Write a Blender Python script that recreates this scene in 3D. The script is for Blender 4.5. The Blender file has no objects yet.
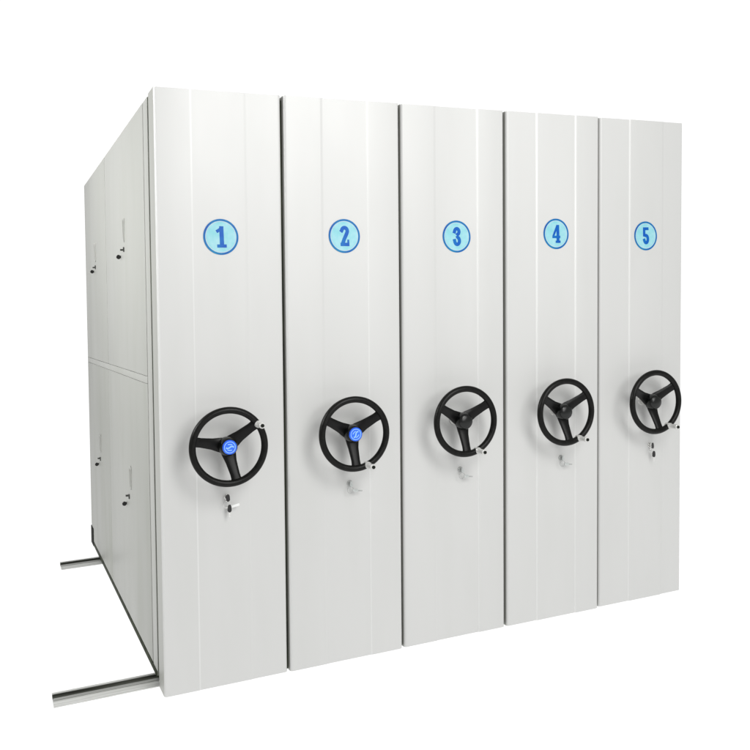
import bpy, bmesh, math
from mathutils import Matrix, Vector

scene = bpy.context.scene
COL = scene.collection
LEAN = 0.0296          # the whole bank of cabinets leans very slightly to the right
HEIGHT = 2.3
DEPTH = 2.524
EDGES = [0.0, 0.5028, 1.0158, 1.5286, 2.0411, 2.5406]
GAPS = (.0108, .0115, .0125, .0135, 0)

# ------------------------------------------------------------------ materials
def new_mat(name):
    m = bpy.data.materials.new(name)
    m.use_nodes = True
    nt = m.node_tree
    return m, nt, nt.nodes['Principled BSDF']

def noise(nt, scale, detail=3.0, stretch=(1, 1, 1), rough=0.5):
    tc = nt.nodes.new('ShaderNodeTexCoord')
    mp = nt.nodes.new('ShaderNodeMapping')
    mp.inputs['Scale'].default_value = stretch
    n = nt.nodes.new('ShaderNodeTexNoise')
    n.inputs['Scale'].default_value = scale
    n.inputs['Detail'].default_value = detail
    n.inputs['Roughness'].default_value = rough
    nt.links.new(tc.outputs['Object'], mp.inputs['Vector'])
    nt.links.new(mp.outputs['Vector'], n.inputs['Vector'])
    return n

def ramp(nt, src, c0, c1, p0=0.35, p1=0.65):
    r = nt.nodes.new('ShaderNodeValToRGB')
    r.color_ramp.elements[0].position = p0
    r.color_ramp.elements[1].position = p1
    r.color_ramp.elements[0].color = (*c0, 1)
    r.color_ramp.elements[1].color = (*c1, 1)
    nt.links.new(src, r.inputs['Fac'])
    return r

def bump(nt, bsdf, src, strength, dist):
    b = nt.nodes.new('ShaderNodeBump')
    b.inputs['Strength'].default_value = strength
    b.inputs['Distance'].default_value = dist
    nt.links.new(src, b.inputs['Height'])
    nt.links.new(b.outputs['Normal'], bsdf.inputs['Normal'])

def mat(name, c0, c1=None, rough=0.4, metal=0.0, scale=8.0, stretch=(1, 1, 1),
        bump_scale=None, bump_strength=0.1, bump_dist=0.001, rough_var=0.0, coat=0.0, spec=0.5,
        emission=0.0):
    m, nt, b = new_mat(name)
    c1 = c1 or c0
    n = noise(nt, scale, 4.0, stretch)
    r = ramp(nt, n.outputs['Fac'], c0, c1)
    nt.links.new(r.outputs['Color'], b.inputs['Base Color'])
    b.inputs['Roughness'].default_value = rough
    b.inputs['Metallic'].default_value = metal
    b.inputs['Specular IOR Level'].default_value = spec
    b.inputs['Coat Weight'].default_value = coat
    if rough_var:
        mr = nt.nodes.new('ShaderNodeMapRange')
        mr.inputs['To Min'].default_value = rough - rough_var
        mr.inputs['To Max'].default_value = rough + rough_var
        nt.links.new(n.outputs['Fac'], mr.inputs['Value'])
        nt.links.new(mr.outputs['Result'], b.inputs['Roughness'])
    if bump_scale:
        bn = noise(nt, bump_scale, 2.0)
        bump(nt, b, bn.outputs['Fac'], bump_strength, bump_dist)
    if emission:
        b.inputs['Emission Color'].default_value = (1, 1, 1, 1)
        b.inputs['Emission Strength'].default_value = emission
    return m

def paint(name, c0, c1, rough, grime=None):
    """stove-enamelled sheet steel: faint tone drift, slow oil-canning, fine orange peel, faint vertical wipe marks"""
    m, nt, b = new_mat(name)
    oi = nt.nodes.new('ShaderNodeObjectInfo')
    wv = nt.nodes.new('ShaderNodeMath')
    wv.operation = 'MULTIPLY'
    wv.inputs[1].default_value = 37.0
    nt.links.new(oi.outputs['Random'], wv.inputs[0])
    def vary(n):
        n.noise_dimensions = '4D'
        nt.links.new(wv.outputs['Value'], n.inputs['W'])
        return n
    n = vary(noise(nt, 1.3, 3.0, (1, 1, .5)))
    r = ramp(nt, n.outputs['Fac'], c0, c1, .3, .7)
    col = r.outputs['Color']
    if grime:
        g = vary(noise(nt, 6.0, 3.0, (1, 1, .16), .5))
        gr = ramp(nt, g.outputs['Fac'], (0, 0, 0), (1, 1, 1), .48, .78)
        g2 = vary(noise(nt, 2.0, 2.0, (1, 1, .6)))
        mul = nt.nodes.new('ShaderNodeMath')
        mul.operation = 'MULTIPLY'
        nt.links.new(gr.outputs['Color'], mul.inputs[0])
        nt.links.new(g2.outputs['Fac'], mul.inputs[1])
        mx = nt.nodes.new('ShaderNodeMix')
        mx.data_type = 'RGBA'
        nt.links.new(mul.outputs['Value'], mx.inputs['Factor'])
        nt.links.new(col, mx.inputs['A'])
        mx.inputs['B'].default_value = (*grime, 1)
        col = mx.outputs['Result']
    nt.links.new(col, b.inputs['Base Color'])
    mr = nt.nodes.new('ShaderNodeMapRange')
    mr.inputs['To Min'].default_value = rough - .07
    mr.inputs['To Max'].default_value = rough + .10
    n2 = vary(noise(nt, 6.0, 5.0, (1, 1, .30)))
    nt.links.new(n2.outputs['Fac'], mr.inputs['Value'])
    nt.links.new(mr.outputs['Result'], b.inputs['Roughness'])
    big = vary(noise(nt, 2.4, 1.5, (1, 1, .45)))
    fine = noise(nt, 420.0, 1.0)
    add = nt.nodes.new('ShaderNodeMath')
    add.operation = 'MULTIPLY_ADD'
    add.inputs[1].default_value = 0.008
    nt.links.new(fine.outputs['Fac'], add.inputs[0])
    nt.links.new(big.outputs['Fac'], add.inputs[2])
    bump(nt, b, add.outputs['Value'], 0.35, 0.006)
    return m

M = {}
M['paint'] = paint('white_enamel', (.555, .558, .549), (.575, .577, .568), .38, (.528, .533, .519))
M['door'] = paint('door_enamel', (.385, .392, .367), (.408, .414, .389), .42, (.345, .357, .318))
M['return'] = paint('shaded_return_enamel', (.36, .365, .34), (.38, .386, .36), .42)  # darker copy of the panel enamel, side shade put into the colour
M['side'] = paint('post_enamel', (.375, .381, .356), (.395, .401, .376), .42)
M['seam_shade'] = mat('grey_seam_shade', (.14, .15, .13), (.20, .21, .18), .7)
M['door_low'] = paint('shaded_lower_door_enamel', (.345, .352, .327), (.370, .377, .352), .45, (.285, .298, .252))  # darker copy of the door enamel with shade put in, plus greenish grime
M['latch'] = mat('latch_zinc', (.055, .058, .052), (.10, .105, .095), .4, metal=.5, scale=40)
M['crease_highlight'] = paint('fold_highlight_enamel', (.572, .575, .566), (.640, .643, .634), .32)  # paler enamel, a highlight put into the colour of the folds
M['core'] = mat('carcass_steel', (.23, .235, .215), (.28, .285, .26), .6)
M['seal_shade'] = mat('seal_and_groove_shade', (.014, .018, .010), (.052, .062, .038), .75, scale=16, stretch=(1, 1, .35), spec=.2)
M['rubber'] = mat('black_rubber', (.006, .008, .006), (.014, .016, .012), .7, scale=30, spec=.1)
M['rim'] = mat('wheel_grip', (.0030, .0030, .0026), (.0065, .0065, .0055), .34, spec=.17, scale=60, bump_scale=260,
               bump_strength=.35, bump_dist=.0012, rough_var=.08)
M['spoke'] = mat('spoke_lacquer', (.0030, .0030, .0030), (.0060, .0060, .0056), .30, spec=.17, scale=40, rough_var=.06,
                 bump_scale=300, bump_strength=.12, bump_dist=.0006)
M['hub'] = mat('hub_gloss', (.003, .0035, .0035), (.006, .007, .006), .24, scale=30, spec=.4)
M['chrome'] = mat('chrome', (.72, .72, .70), (.80, .80, .78), .16, metal=1.0, scale=60, rough_var=.05)
M['grip'] = mat('satin_grip', (.60, .60, .58), (.70, .70, .68), .32, metal=.25, scale=50)
M['shaft'] = mat('shaft_zinc', (.48, .48, .46), (.56, .56, .54), .4, metal=.3, scale=40)
M['steel'] = mat('turned_steel', (.34, .34, .33), (.46, .46, .44), .34, metal=1.0, scale=40)
M['badge_face'] = mat('badge_cyan', (.215, .54, .60), (.33, .60, .66), .4, scale=26, spec=.25)
M['badge_ring'] = mat('badge_ring_blue', (.001, .070, .35), (.004, .190, .40), .4, scale=14, spec=.2)
M['digit'] = mat('badge_digit_blue', (.001, .060, .41), (.002, .135, .44), .4, scale=22, spec=.2)
M['badge_edge'] = mat('badge_pale', (.40, .55, .62), (.48, .60, .66), .4, spec=.25)
M['emblem'] = mat('emblem_blue', (.010, .10, .78), (.02, .16, .85), .28, scale=30, coat=.4)
M['emblem_light'] = mat('emblem_pale_blue', (.22, .46, .95), (.30, .54, .98), .3)
M['key_plastic'] = mat('key_black_plastic', (.006, .006, .006), (.012, .012, .012), .35, scale=60)
M['clear_plastic'] = mat('key_clear_plastic', (.40, .425, .415), (.52, .54, .53), .35, scale=90)
M['pale_metal'] = mat('key_pale_nickel', (.33, .34, .33), (.46, .47, .46), .4, metal=.2, scale=90)
M['white_plastic'] = mat('tag_white_plastic', (.72, .73, .72), (.80, .81, .80), .35, scale=60)
M['alu'] = mat('rail_aluminium', (.50, .505, .485), (.70, .705, .69), .40, metal=.2, scale=18, stretch=(.18, 9, 9),
               rough_var=.10)
M['alu_dark'] = mat('rail_worn_steel', (.22, .225, .21), (.48, .485, .47), .42, metal=.3, scale=22, stretch=(.15, 12, 12))
M['groove'] = mat('rail_groove_shade', (.018, .020, .014), (.07, .075, .06), .7, scale=20, stretch=(.25, 6, 6))  # occlusion shade put into the groove's colour
M['white_glow'] = mat('glowing_white', (.10, .10, .10), (.11, .11, .11), .9, scale=1.0, spec=0.0, emission=1.0)  # floor and backdrop glow by themselves, light put into the material

# ------------------------------------------------------------------ mesh helpers
def shear(co):
    return Vector((co[0] + LEAN * co[2], co[1], co[2]))

def link(name, bm, m, parent=None, loc=(0, 0, 0), roty=0.0, smooth=None, lean=False, recalc=True):
    if lean:
        for v in bm.verts:
            v.co = shear(v.co)
    if recalc:
        bmesh.ops.recalc_face_normals(bm, faces=bm.faces)
    me = bpy.data.meshes.new(name)
    bm.to_mesh(me)
    bm.free()
    me.materials.append(m)
    if smooth is not None:
        for p in me.polygons:
            p.use_smooth = True
        me.set_sharp_from_angle(angle=math.radians(smooth))
    o = bpy.data.objects.new(name, me)
    COL.objects.link(o)
    o.location = loc
    o.rotation_euler = (0, roty, 0)
    if parent:
        o.parent = parent
    return o

def thing(name, label, cat, loc, group=None):
    o = bpy.data.objects.new(name, None)
    o.empty_display_size = .1
    COL.objects.link(o)
    o.location = loc
    o['label'] = label
    o['category'] = cat
    if group:
        o['group'] = group
    return o

def box(bm, x0, x1, y0, y1, z0, z1, bev=0.0, seg=2):
    b = bmesh.new()
    bmesh.ops.create_cube(b, size=1.0)
    for v in b.verts:
        v.co = Vector(((x0 + x1) / 2 + v.co.x * (x1 - x0), (y0 + y1) / 2 + v.co.y * (y1 - y0),
                       (z0 + z1) / 2 + v.co.z * (z1 - z0)))
    if bev:
        bmesh.ops.bevel(b, geom=list(b.edges), offset=bev, segments=seg, profile=.5, affect='EDGES')
    merge(bm, b)

def merge(bm, b):
    me = bpy.data.meshes.new('t')
    b.to_mesh(me)
    b.free()
    bm.from_mesh(me)
    bpy.data.meshes.remove(me)

def extrude_z(bm, prof, z0, z1):
    a = [bm.verts.new((x, y, z0)) for x, y in prof]
    c = [bm.verts.new((x, y, z1)) for x, y in prof]
    n = len(prof)
    for i in range(n):
        j = (i + 1) % n
        bm.faces.new((a[i], a[j], c[j], c[i]))
    bm.faces.new(a[::-1])
    bm.faces.new(c)

def extrude_x(bm, prof, x0, x1):
    a = [bm.verts.new((x0, y, z)) for y, z in prof]
    c = [bm.verts.new((x1, y, z)) for y, z in prof]
    n = len(prof)
    for i in range(n):
        j = (i + 1) % n
        bm.faces.new((a[i], a[j], c[j], c[i]))
    bm.faces.new(a[::-1])
    bm.faces.new(c)

def lathe_y(bm, prof, seg=40, cx=0, cz=0):
    """prof: (radius, y) pairs, turned about the y axis"""
    rings = []
    for r, y in prof:
        if r < 1e-6:
            rings.append([bm.verts.new((cx, y, cz))])
        else:
            rings.append([bm.verts.new((cx + r * math.cos(2 * math.pi * k / seg), y, cz + r * math.sin(2 * math.pi * k / seg)))
                          for k in range(seg)])
    for a, b in zip(rings, rings[1:]):
        for k in range(seg):
            l = (k + 1) % seg
            if len(a) == 1 and len(b) == 1:
                continue
            if len(a) == 1:
                bm.faces.new((a[0], b[k], b[l]))
            elif len(b) == 1:
                bm.faces.new((a[k], a[l], b[0]))
            else:
                bm.faces.new((a[k], a[l], b[l], b[k]))

def torus(bm, R, r, axis='y', n=72, m=16, c=(0, 0, 0)):
    vs = []
    for i in range(n):
        t = 2 * math.pi * i / n
        row = []
        for j in range(m):
            s = 2 * math.pi * j / m
            q = R + r * math.cos(s)
            if axis == 'y':
                p = (q * math.cos(t), r * math.sin(s), q * math.sin(t))
            else:
                p = (r * math.sin(s), q * math.cos(t), q * math.sin(t))
            row.append(bm.verts.new((p[0] + c[0], p[1] + c[1], p[2] + c[2])))
        vs.append(row)
    for i in range(n):
        for j in range(m):
            a, b = (i + 1) % n, (j + 1) % m
            bm.faces.new((vs[i][j], vs[a][j], vs[a][b], vs[i][b]))

def ribbon(bm, pts, w, y, cap=True):
    """flat stroke of width w along pts (x, z) lying in the plane y"""
    pts = [Vector(p) for p in pts]
    L, R = [], []
    for i, p in enumerate(pts):
        if i == 0:
            d = pts[1] - p
        elif i == len(pts) - 1:
            d = p - pts[i - 1]
        else:
            d = (pts[i + 1] - p).normalized() + (p - pts[i - 1]).normalized()
        d.normalize()
        n = Vector((-d.y, d.x))
        L.append(bm.verts.new((p.x + n.x * w / 2, y, p.y + n.y * w / 2)))
        R.append(bm.verts.new((p.x - n.x * w / 2, y, p.y - n.y * w / 2)))
    for i in range(len(pts) - 1):
        bm.faces.new((L[i], R[i], R[i + 1], L[i + 1]))

def arc(cx, cz, rx, rz, a0, a1, n=12):
    return [(cx + rx * math.cos(math.radians(a0 + (a1 - a0) * k / n)), cz + rz * math.sin(math.radians(a0 + (a1 - a0) * k / n)))
            for k in range(n + 1)]

# ------------------------------------------------------------------ numerals (heavy condensed figures, height 1, centred)
def numeral(n):
    bm = bmesh.new()
    y = 0.0
    st = .0002
    W = .19
    if n == 1:
        ribbon(bm, [(.02, .5), (.02, -.5)], .20, y)
        ribbon(bm, [(.05, .47), (-.06, .34), (-.22, .24)], .15, y - st)
        ribbon(bm, [(-.21, -.43), (.24, -.43)], .15, y - 2 * st)
    elif n == 2:
        ribbon(bm, [(-.20, .20)] + arc(0, .25, .145, .165, 170, -20, 14) + [(.10, .10), (-.04, -.18), (-.13, -.42)], W, y)
        ribbon(bm, [(-.235, -.42), (.235, -.42)], .17, y - st)
        ribbon(bm, [(.18, -.18), (.18, -.45)], .10, y - 2 * st)
    elif n == 3:
        ribbon(bm, [(-.17, .17)] + arc(0, .26, .13, .155, 175, -75, 16) + [(-.01, .055)], W, y)
        ribbon(bm, [(-.01, .04)] + arc(0, -.225, .14, .19, 70, -175, 16) + [(-.165, -.13)], W, y - st)
    elif n == 4:
        ribbon(bm, [(.10, .5), (.10, -.42)], .19, y)
        ribbon(bm, [(.07, .46), (-.21, -.14)], .13, y - st)
        ribbon(bm, [(-.27, -.17), (.25, -.17)], .14, y - 2 * st)
        ribbon(bm, [(-.06, -.44), (.26, -.44)], .13, y - 3 * st)
    else:
        ribbon(bm, [(-.205, .42), (.20, .42)], .17, y)
        ribbon(bm, [(-.125, .47), (-.125, -.04)], .17, y - st)
        ribbon(bm, [(-.11, .02)] + arc(.0, -.19, .135, .215, 100, -170, 18) + [(-.15, -.16)], W, y - 2 * st)
    return bm

def disc(bm, r, y0, y1, seg=64, bev=.0006):
    lathe_y(bm, [(0, y1), (r - bev, y1), (r, y1 - math.copysign(bev, y1 - y0)), (r, y0), (0, y0)], seg)

def ring(bm, r0, r1, y0, y1, seg=64):
    lathe_y(bm, [(r0, y0), (r0, y1), (r1, y1), (r1, y0), (r0, y0)], seg)

def add_badge(parent, n, lx, z, y):
    at = shear((lx, y - .0006, z))
    bm = bmesh.new(); disc(bm, .0684, 0, -.0004, bev=.0001)
    b = link('number_badge', bm, M['badge_edge'], parent, at, smooth=30)
    bm = bmesh.new(); disc(bm, .0578, -.0003, -.0008, bev=.0001)
    link('badge_face', bm, M['badge_face'], b, smooth=30)
    bm = bmesh.new(); ring(bm, .0608, .0687, -.0003, -.0009)
    link('badge_ring', bm, M['badge_ring'], b, smooth=30)
    bm = numeral(n)
    for v in bm.verts:
        v.co = Vector((v.co.x * .083, v.co.y - .0011, v.co.z * .081))
    link('numeral', bm, M['digit'], b, (0.001, 0, 0), recalc=False)

# ------------------------------------------------------------------ hand wheel
RIM_R, RIM_T = .1388, .0131
def spoke_bm():
    """one pressed spoke along +x, dished towards the panel at the hub"""
    bm = bmesh.new()
    st = [(.012, .030, .030), (.030, .0275, .029), (.045, .0245, .027), (.060, .0215, .0235), (.085, .0195, .016),
          (.108, .0180, .009), (.122, .0185, .005), (.131, .0215, .0035), (.137, .025, .003)]
    t = .0038
    rows = []
    for x, hw, y in st:
        sec = [(-hw, t), (-hw, -t * .4), (-hw + .003, -t), (-hw * .4, -t * 1.5), (hw * .4, -t * 1.5), (hw - .003, -t), (hw, -t * .4), (hw, t)]
        rows.append([bm.verts.new((x, y + q, z)) for z, q in sec])
    for a, b in zip(rows, rows[1:]):
        for k in range(8):
            l = (k + 1) % 8
            bm.faces.new((a[k], a[l], b[l], b[k]))
    bm.faces.new(rows[0]); bm.faces.new(rows[-1][::-1])
    return bm

def add_wheel(parent, lx, z, spokes, knob, emblem, mark_turn=0.0):
    Y = -.100
    at = shear((lx, Y, z))
    bm = bmesh.new(); torus(bm, RIM_R, RIM_T, n=96, m=20)
    w = link('handwheel', bm, M['rim'], parent, at, smooth=60)
    for i, a in enumerate(spokes):
        s = link('spoke', spoke_bm(), M['spoke'], w, (0, 0, 0), -math.radians(a), smooth=50)
    bm = bmesh.new()
    lathe_y(bm, [(.0, .040), (.030, .040), (.036, .034), (.037, .022), (.036, .010), (.0335, .001), (.030, -.005), (.023, -.0085), (.012, -.0105), (0, -.011)], 48)
    link('hub', bm, M['hub'], w, smooth=35)
    bm = bmesh.new()
    lathe_y(bm, [(0, .0995), (.023, .0995), (.023, .096), (.019, .093), (.019, .042), (.026, .0405), (0, .0405)], 40)
    link('shaft', bm, M['shaft'], w, smooth=35)
    if emblem:
        w['label'] = 'black three-spoke handwheel with a round blue emblem on its hub'
        bm = bmesh.new(); disc(bm, .0275, -.004, -.0125, 48, .0015)
        e = link('emblem', bm, M['emblem'], w, smooth=30)
        bm = bmesh.new()
        ring(bm, .0195, .0222, -.0124, -.0130, 48)
        pts = [(-.013, -.007), (-.007, -.0085), (-.001, -.002), (.002, .004), (.008, .008), (.014, .006)]
        c, s = math.cos(mark_turn), math.sin(mark_turn)
        ribbon(bm, [(x * c - zz * s, x * s + zz * c) for x, zz in pts], .0055, -.0131)
        pts = [(-.012, .006), (-.004, .0105), (.004, .0125)]
        ribbon(bm, [(x * c - zz * s, x * s + zz * c) for x, zz in pts], .0035, -.0131)
        pts = [(-.004, -.0125), (.005, -.0105), (.012, -.006)]
        ribbon(bm, [(x * c - zz * s, x * s + zz * c) for x, zz in pts], .0035, -.0131)
        link('emblem_mark', bm, M['emblem_light'], e, smooth=30)
    # fold-out crank grip standing on the rim, pointing away from the panel
    ka = math.radians(knob)
    kx, kz = RIM_R * math.cos(ka), RIM_R * math.sin(ka)
    bm = bmesh.new()
    lathe_y(bm, [(0, .0140), (.0130, .0140), (.0140, .011), (.0140, -.0135), (.0125, -.016), (.0105, -.019), (.0105, -.052), (.0118, -.055),
                 (.0118, -.0605), (.0095, -.0625), (.0, -.0625)], 32)
    g = link('crank_grip', bm, M['grip'], w, (kx, 0, kz), smooth=35)
    bm = bmesh.new()
    lathe_y(bm, [(0, -.062), (.0065, -.062), (.0068, -.067), (.0045, -.070), (0, -.0705)], 24)
    link('grip_tip', bm, M['rubber'], w, (kx, 0, kz), smooth=35)
    return w

# ------------------------------------------------------------------ cabinets
def round_corner(cx, cy, r, a0, a1, n=7):
    return [(cx + r * math.cos(math.radians(a0 + (a1 - a0) * k / n)), cy + r * math.sin(math.radians(a0 + (a1 - a0) * k / n)))
            for k in range(n + 1)]

def front_panel_bm(w, g1, g2, s1, s2):
    """folded sheet-steel end panel: rolled edges and two vertical press lines"""
    r = .012
    h = .0068
    prof = [(0, .112)] + round_corner(r, r, r, 180, 270)
    prof += [(g1 - h, 0), (g1 - h * .4, s1 * .12), (g1 + h * .4, s1 * .88), (g1 + h, s1)]
    s = s1 + s2
    prof += [(g2 - h, s1), (g2 - h * .4, s1 + s2 * .12), (g2 + h * .4, s1 + s2 * .88), (g2 + h, s)]
    prof += round_corner(w - r, s + r, r, 270, 360) + [(w, .112)]
    bm = bmesh.new()
    extrude_z(bm, prof, .002, HEIGHT)
    return bm

def prism_lean_box(x0, x1, y0, y1, z0, z1, bev=0.0):
    bm = bmesh.new()
    box(bm, x0, x1, y0, y1, z0, z1, bev)
    return bm

# groove positions, press-line steps (+ steps back from the viewer), badge and wheel placing for each cabinet
UNITS = [
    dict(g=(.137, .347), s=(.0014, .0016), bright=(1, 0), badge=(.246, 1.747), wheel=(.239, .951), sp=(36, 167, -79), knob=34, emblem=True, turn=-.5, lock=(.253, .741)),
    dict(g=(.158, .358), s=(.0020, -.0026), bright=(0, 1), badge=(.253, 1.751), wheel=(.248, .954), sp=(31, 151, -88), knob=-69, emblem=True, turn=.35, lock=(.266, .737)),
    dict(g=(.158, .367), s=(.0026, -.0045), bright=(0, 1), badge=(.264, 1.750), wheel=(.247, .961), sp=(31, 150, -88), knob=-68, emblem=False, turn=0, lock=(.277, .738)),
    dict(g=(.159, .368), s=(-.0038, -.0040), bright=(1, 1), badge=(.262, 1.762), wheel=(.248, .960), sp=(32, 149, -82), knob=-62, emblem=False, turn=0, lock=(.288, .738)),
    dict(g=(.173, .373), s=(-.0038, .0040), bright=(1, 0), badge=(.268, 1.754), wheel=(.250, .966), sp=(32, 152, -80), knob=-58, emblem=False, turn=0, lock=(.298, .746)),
]
LABELS = [
    'white steel mobile cabinet with badge 1 and side doors, nearest the camera',
    'white steel mobile cabinet with badge 2 and a blue wheel emblem',
    'white steel mobile cabinet with badge 3, middle of the row',
    'white steel mobile cabinet with badge 4 and plain black wheel hub',
    'white steel mobile cabinet with badge 5 at the far right end',
]
ROOTS = []
for i, u in enumerate(UNITS):
    root = thing('mobile_cabinet', LABELS[i], 'cabinet', (EDGES[i], 0, 0), 'numbered mobile cabinets in a row')
    ROOTS.append(root)
    root.location.y = (0, -.0025, .001, -.0015, .0015)[i]
    w = EDGES[i + 1] - EDGES[i] - GAPS[i]
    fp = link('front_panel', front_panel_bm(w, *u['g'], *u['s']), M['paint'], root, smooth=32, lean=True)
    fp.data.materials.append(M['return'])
    fp.data.materials.append(M['crease_highlight'])
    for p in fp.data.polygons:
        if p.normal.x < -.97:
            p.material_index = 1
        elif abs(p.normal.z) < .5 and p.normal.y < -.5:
            gx = p.center.x - LEAN * p.center.z      # chosen folds get a highlight painted in paler enamel
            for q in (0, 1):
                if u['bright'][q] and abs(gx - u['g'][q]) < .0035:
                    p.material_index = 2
    # carcass set a little back behind the side panels
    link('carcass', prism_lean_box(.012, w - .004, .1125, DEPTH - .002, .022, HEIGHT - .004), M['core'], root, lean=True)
    bm = bmesh.new()
    box(bm, .001, .0118, .150, .245, .030, HEIGHT - .003, .002)
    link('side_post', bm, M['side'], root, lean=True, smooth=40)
    if i == 0:
        bm = bmesh.new()
        box(bm, .0035, .0119, .1128, .1496, .024, HEIGHT - .004, .001)
        link('panel_groove_shade', bm, M['seal_shade'], root, lean=True)  # dark strip added to fill the groove in place of its shade
        bm = bmesh.new()
        box(bm, .0040, .0119, 1.4770, 1.4856, 1.216, HEIGHT - .005)
        link('door_seam_shade', bm, M['seam_shade'], root, lean=True)  # dark fill added in the door seam to stand for shade
        # the open side of the first cabinet is closed by four doors in two tiers
        for (y0, y1, z0, z1, hy, hz, ly, lz) in [
            (.2535, 1.4765, 1.2135, HEIGHT - .003, .810, 1.850, .850, 1.750),
            (1.4860, 2.500, 1.2135, HEIGHT - .003, 1.965, 1.835, 2.000, 1.737),
            (.2535, 1.4805, .050, 1.1815, .752, .722, .840, .612),
            (1.4825, 2.500, .050, 1.1815, 1.910, .735, 1.960, .628)]:
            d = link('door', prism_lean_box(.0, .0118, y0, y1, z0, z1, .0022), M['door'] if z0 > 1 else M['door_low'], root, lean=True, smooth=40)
            # pressed oblong finger pull
            bm = bmesh.new()
            hl, hr = .055, .016
            outer = arc(0, hl - hr, hr, hr, 0, 180, 10) + arc(0, -hl + hr, hr, hr, 180, 360, 10)
            inner = [(a * .50, b * .84) for a, b in outer]
            A = [bm.verts.new((.0, a, b)) for a, b in outer]
            Bq = [bm.verts.new((-.006, a * .86, b * .96)) for a, b in outer]
            C = [bm.verts.new((-.006, a * 1.1, b * 1.02)) for a, b in inner]
            D = [bm.verts.new((-.0012, a, b)) for a, b in inner]
            k = len(A)
            for P, Q in ((A, Bq), (Bq, C), (C, D)):
                for q in range(k):
                    r = (q + 1) % k
                    bm.faces.new((P[q], P[r], Q[r], Q[q]))
            bm.faces.new(D)
            link('handle', bm, M['side'], d, shear((.0004, hy, hz)), smooth=35)
            bm = bmesh.new()
            box(bm, -.0140, -.0005, -.006, .006, -.0040, .0040, .0015)
            box(bm, -.0050, 0, -.034, -.022, -.0110, .0110, .0015)
            link('latch', bm, M['latch'], d, shear((0, ly, lz + .014)), smooth=40)
            # the key with a round black bow in the lock beside the latch
        link('mid_rail', prism_lean_box(.0004, .0118, .2535, 2.500, 1.1832, 1.2118, .0008), M['door'], root, lean=True, smooth=40)
        bm = bmesh.new()
        box(bm, -.003, .0118, 2.400, DEPTH + .003, .020, .132, .002)
        link('bumper', bm, M['rubber'], root, lean=True, smooth=40)
        bm = bmesh.new()
        box(bm, -.0010, .0119, .151, 2.398, .0222, .047, .001)
        link('base_strip', bm, M['seal_shade'], root, lean=True, smooth=40)
    bm = bmesh.new()
    box(bm, .001, .0118, 2.504, DEPTH, .140, HEIGHT - .003, .002)
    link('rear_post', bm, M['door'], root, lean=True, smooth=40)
    if i < 4:
        bm = bmesh.new()
        box(bm, w + .0004, w + GAPS[i] - .0006, .026, .085, .004, HEIGHT - .012, .003)
        link('seal_strip', bm, M['seal_shade'], root, lean=True, smooth=40)
    add_badge(root, i + 1, *u['badge'], u['s'][0])
    add_wheel(root, *u['wheel'], u['sp'], u['knob'], u['emblem'], u['turn'])
    bm = bmesh.new()
    lathe_y(bm, [(0, .002), (.0125, .002), (.0125, -.002), (.0105, -.005), (.0085, -.0055), (.0085, -.009), (0, -.009)], 28)
    link('lock', bm, M['chrome'] if i in (0, 4) else M['pale_metal'], root, shear((u['lock'][0], u['s'][0], u['lock'][1])), smooth=35)

# ------------------------------------------------------------------ keys
def bow_bm(wd, ht, th):
    """flat key bow with rounded outline, top at z=0, hanging down"""
    bm = bmesh.new()
    out = arc(0, -ht * .58, wd / 2, ht * .42, 200, 340, 10) + [(wd * .40, -ht * .25), (wd * .22, 0), (-wd * .22, 0), (-wd * .40, -ht * .25)]
    a = [bm.verts.new((x, -th / 2, z)) for x, z in out]
    c = [bm.verts.new((x, th / 2, z)) for x, z in out]
    n = len(out)
    for k in range(n):
        l = (k + 1) % n
        bm.faces.new((a[k], a[l], c[l], c[k]))
    bm.faces.new(a); bm.faces.new(c[::-1])
    return bm

def tube(bm, p0, p1, r, seg=10):
    p0, p1 = Vector(p0), Vector(p1)
    d = p1 - p0
    b = bmesh.new()
    bmesh.ops.create_cone(b, cap_ends=True, segments=seg, radius1=r, radius2=r, depth=d.length)
    q = d.to_track_quat('Z', 'Y').to_matrix().to_4x4()
    bmesh.ops.transform(b, matrix=Matrix.Translation((p0 + p1) / 2) @ q, verts=b.verts)
    merge(bm, b)

def front_keys(i, label, bow_mat, black):
    u = UNITS[i]
    metal = M['chrome'] if black else M['pale_metal']
    k = 1.0 if black else .82
    s = shear((EDGES[i] + u['lock'][0], u['s'][0] - .009, u['lock'][1]))
    t = thing('key_set', label, 'keys', s, 'key sets hanging in the front locks')
    bm = bmesh.new()
    box(bm, -.0016, .0016, -.008, .004, -.003, .003)
    link('key_blade', bm, metal, t)
    bm = bow_bm(.020 * k, .028 * k, .0055)
    for v in bm.verts:
        x, y, z = v.co
        v.co = Vector((x * .85 - .001, y - .013 + x * .25, z + .014 * k))
    link('key_bow', bm, bow_mat, t, smooth=40)
    bm = bmesh.new(); torus(bm, .0135, .0009 if black else .0013, n=36, m=8)
    link('key_ring', bm, metal, t, (-.006, -.014, -.024), smooth=60)
    bm = bow_bm(.017 * k, .030 * k, .005)
    spare = link('spare_key', bm, bow_mat, t, (.0035, -.016, -.026), roty=.06 if black else -1.42, smooth=40)
    bm = bmesh.new()
    e = .030 * k
    box(bm, -.0028, .0028, -.001, .001, -e - .018, -e + .001)
    link('spare_blade', bm, metal, spare)
    if i == 0:
        bm = bmesh.new()
        box(bm, .0, .034, -.0012, .0012, -.0050, .0050, .001)
        link('key_tag', bm, M['white_plastic'], t, (.010, -.012, -.036), roty=-.18)

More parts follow.
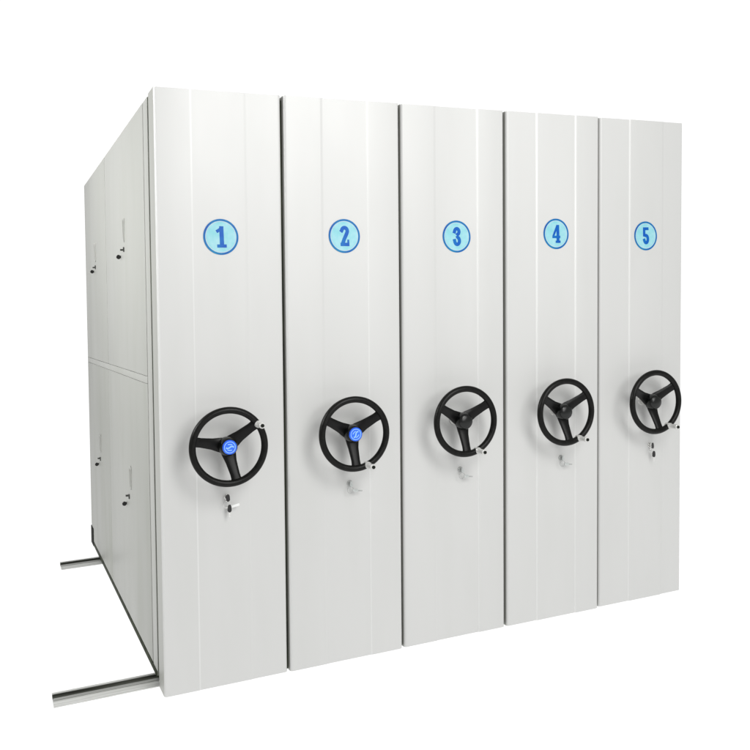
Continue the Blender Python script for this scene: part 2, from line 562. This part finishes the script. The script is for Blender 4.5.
front_keys(0, 'black keys with white tag on a ring in lock below wheel of cabinet 1', M['key_plastic'], True)
front_keys(1, 'pale clear keys on a ring in lock below wheel of cabinet 2', M['clear_plastic'], False)
front_keys(2, 'pale clear keys on a ring in lock below wheel of cabinet 3', M['clear_plastic'], False)
front_keys(3, 'pale clear keys on a ring in lock below wheel of cabinet 4', M['clear_plastic'], False)
front_keys(4, 'black keys on a ring in lock below wheel of cabinet 5', M['key_plastic'], True)

DOOR_KEYS = [(.932, 1.738, 'black key in upper side door nearest the front panel'),
             (2.062, 1.731, 'black key in upper side door toward the rear'),
             (.905, .578, 'black key in lower side door nearest the front panel'),
             (2.035, .598, 'black key in lower side door toward the rear')]
for y, z, lab in DOOR_KEYS:
    s = shear((0, y, z))
    t = thing('door_key', lab, 'key', s, 'keys in the side door locks')
    bm = bmesh.new()
    tube(bm, (.001, 0, 0), (-.007, 0, 0), .006, 16)
    link('key_blade', bm, M['latch'], t, smooth=40)
    bm = bmesh.new()
    lathe_y(bm, [(0, .003), (.0090, .003), (.0103, .0015), (.0103, -.0015), (.0090, -.003), (0, -.003)], 24)
    for v in bm.verts:                              # the round bow stands out from the door
        v.co = Vector((v.co.x - .0115, v.co.y - .004, v.co.z - .001))
    link('key_bow', bm, M['key_plastic'], t, smooth=35)

# ------------------------------------------------------------------ floor rails
def rail(label, x0, x1, y0, wd):
    t = thing('floor_rail', label, 'rail', (x0, y0, 0), 'floor rails under the cabinets')
    k = wd / .095
    L = x1 - x0
    bm = bmesh.new()
    prof = [(0, 0), (0, .003), (.006, .0050), (.034 * k, .0105), (.036 * k, .0060), (.086 * k, .0060), (.0865 * k, .0185), (.089 * k, .0198),
            (.093 * k, .0198), (.095 * k, .0185), (.095 * k, 0)]
    extrude_x(bm, prof, 0, L)
    link('channel', bm, M['alu'], t, smooth=30)
    bm = bmesh.new()
    prof = [(.0400 * k, .0062), (.0400 * k, .0100), (.042 * k, .0115), (.058 * k, .0115), (.0600 * k, .0100), (.0600 * k, .0062)]
    extrude_x(bm, prof, .002, L - .002)
    link('running_bar', bm, M['alu_dark'], t, smooth=30)
    bm = bmesh.new()
    box(bm, .001, L - .001, .0606 * k, .0862 * k, .0064, .0074)
    box(bm, .001, L - .001, .0846 * k, .0863 * k, .0075, .0150)
    link('groove', bm, M['groove'], t)
    return t

rail('worn aluminium floor rail emerging beside the front panel of cabinet 1', -.390, 2.530, .116, .100)
rail('thin grey floor rail emerging at the far rear corner of the side wall', -.222, 2.530, 2.030, .110)

# ------------------------------------------------------------------ seamless white sweep, glowing so that no shadow shows on it
bm = bmesh.new()
x0, x1, yf, yb = -1.9, 18, -4.5, 9.0
v = [bm.verts.new(p) for p in ((x0, yf, -.0015), (x1, yf, -.0015), (x1, yb, -.0015), (x0, yb, -.0015))]
bm.faces.new(v)
o = link('floor', bm, M['white_glow']); o['kind'] = 'structure'
bm = bmesh.new()
prof = [(yb + 2.5 * math.sin(math.radians(a)), -.0015 + 2.5 * (1 - math.cos(math.radians(a)))) for a in range(0, 91, 6)] + [(yb + 2.5, 22)]
A = [bm.verts.new((x0, y, z)) for y, z in prof]
B = [bm.verts.new((x1, y, z)) for y, z in prof]
for k in range(len(prof) - 1):
    bm.faces.new((A[k], B[k], B[k + 1], A[k + 1]))
o = link('backdrop', bm, M['white_glow'], smooth=60); o['kind'] = 'structure'

# ------------------------------------------------------------------ light
wld = bpy.data.worlds.new('World')
scene.world = wld
wld.use_nodes = True
bg = wld.node_tree.nodes['Background']
bg.inputs['Color'].default_value = (1.0, 1.0, .985, 1)
bg.inputs['Strength'].default_value = .44

def area(name, loc, target, size, power, color=(1, 1, 1)):
    l = bpy.data.lights.new(name, 'AREA')
    l.shape = 'DISK'
    l.size = size
    l.energy = power
    l.color = color
    o = bpy.data.objects.new(name, l)
    COL.objects.link(o)
    o.location = loc
    o.rotation_euler = (Vector(target) - Vector(loc)).to_track_quat('-Z', 'Y').to_euler()
    return o

area('key_lamp', (2.4, -6.4, 3.3), (1.5, 0, 1.1), 4.2, 200, (1.0, 1.0, .99))
area('hot_lamp', (1.30, -2.6, 3.05), (.5, 0, 2.3), 1.3, 36, (1.0, .995, .98))
sl = area('side_fill', (-2.6, 0.05, 3.0), (0, .45, 1.7), .9, 21)  # unseen fill light added to brighten the upper front of the side wall
sl.data.spread = math.radians(80)
sl = area('rear_side_fill', (-2.4, 1.4, 3.6), (0, 1.9, 2.1), .8, 7.5)  # second unseen fill, added to lift the rear of the side wall
sl.data.spread = math.radians(60)

# ------------------------------------------------------------------ camera (fitted to the photograph)
yaw, pit, rol = 0.4154257, -0.0542262, -0.0356642
f, px, py = 873.453, 374.318, 357.7185
fwd = Vector((math.sin(yaw) * math.cos(pit), math.cos(yaw) * math.cos(pit), math.sin(pit)))
right = Vector((math.cos(yaw), -math.sin(yaw), 0))
up = right.cross(fwd)
r2 = right * math.cos(rol) + up * math.sin(rol)
u2 = -right * math.sin(rol) + up * math.cos(rol)
cam = bpy.data.cameras.new('camera')
cam.sensor_width = 36
cam.lens = 36 * f / 750
cam.shift_x = (375 - px) / 750
cam.shift_y = (py - 375) / 750
cam.clip_start = .05
cam.clip_end = 300
co = bpy.data.objects.new('camera', cam)
COL.objects.link(co)
mw = Matrix((r2, u2, -fwd)).transposed().to_4x4()
mw.translation = (-0.540288, -3.314968, 1.445227)
co.matrix_world = mw
scene.camera = co

scene.view_settings.view_transform = 'Standard'
scene.view_settings.look = 'None'
scene.view_settings.exposure = 0
scene.cycles.max_bounces = 8
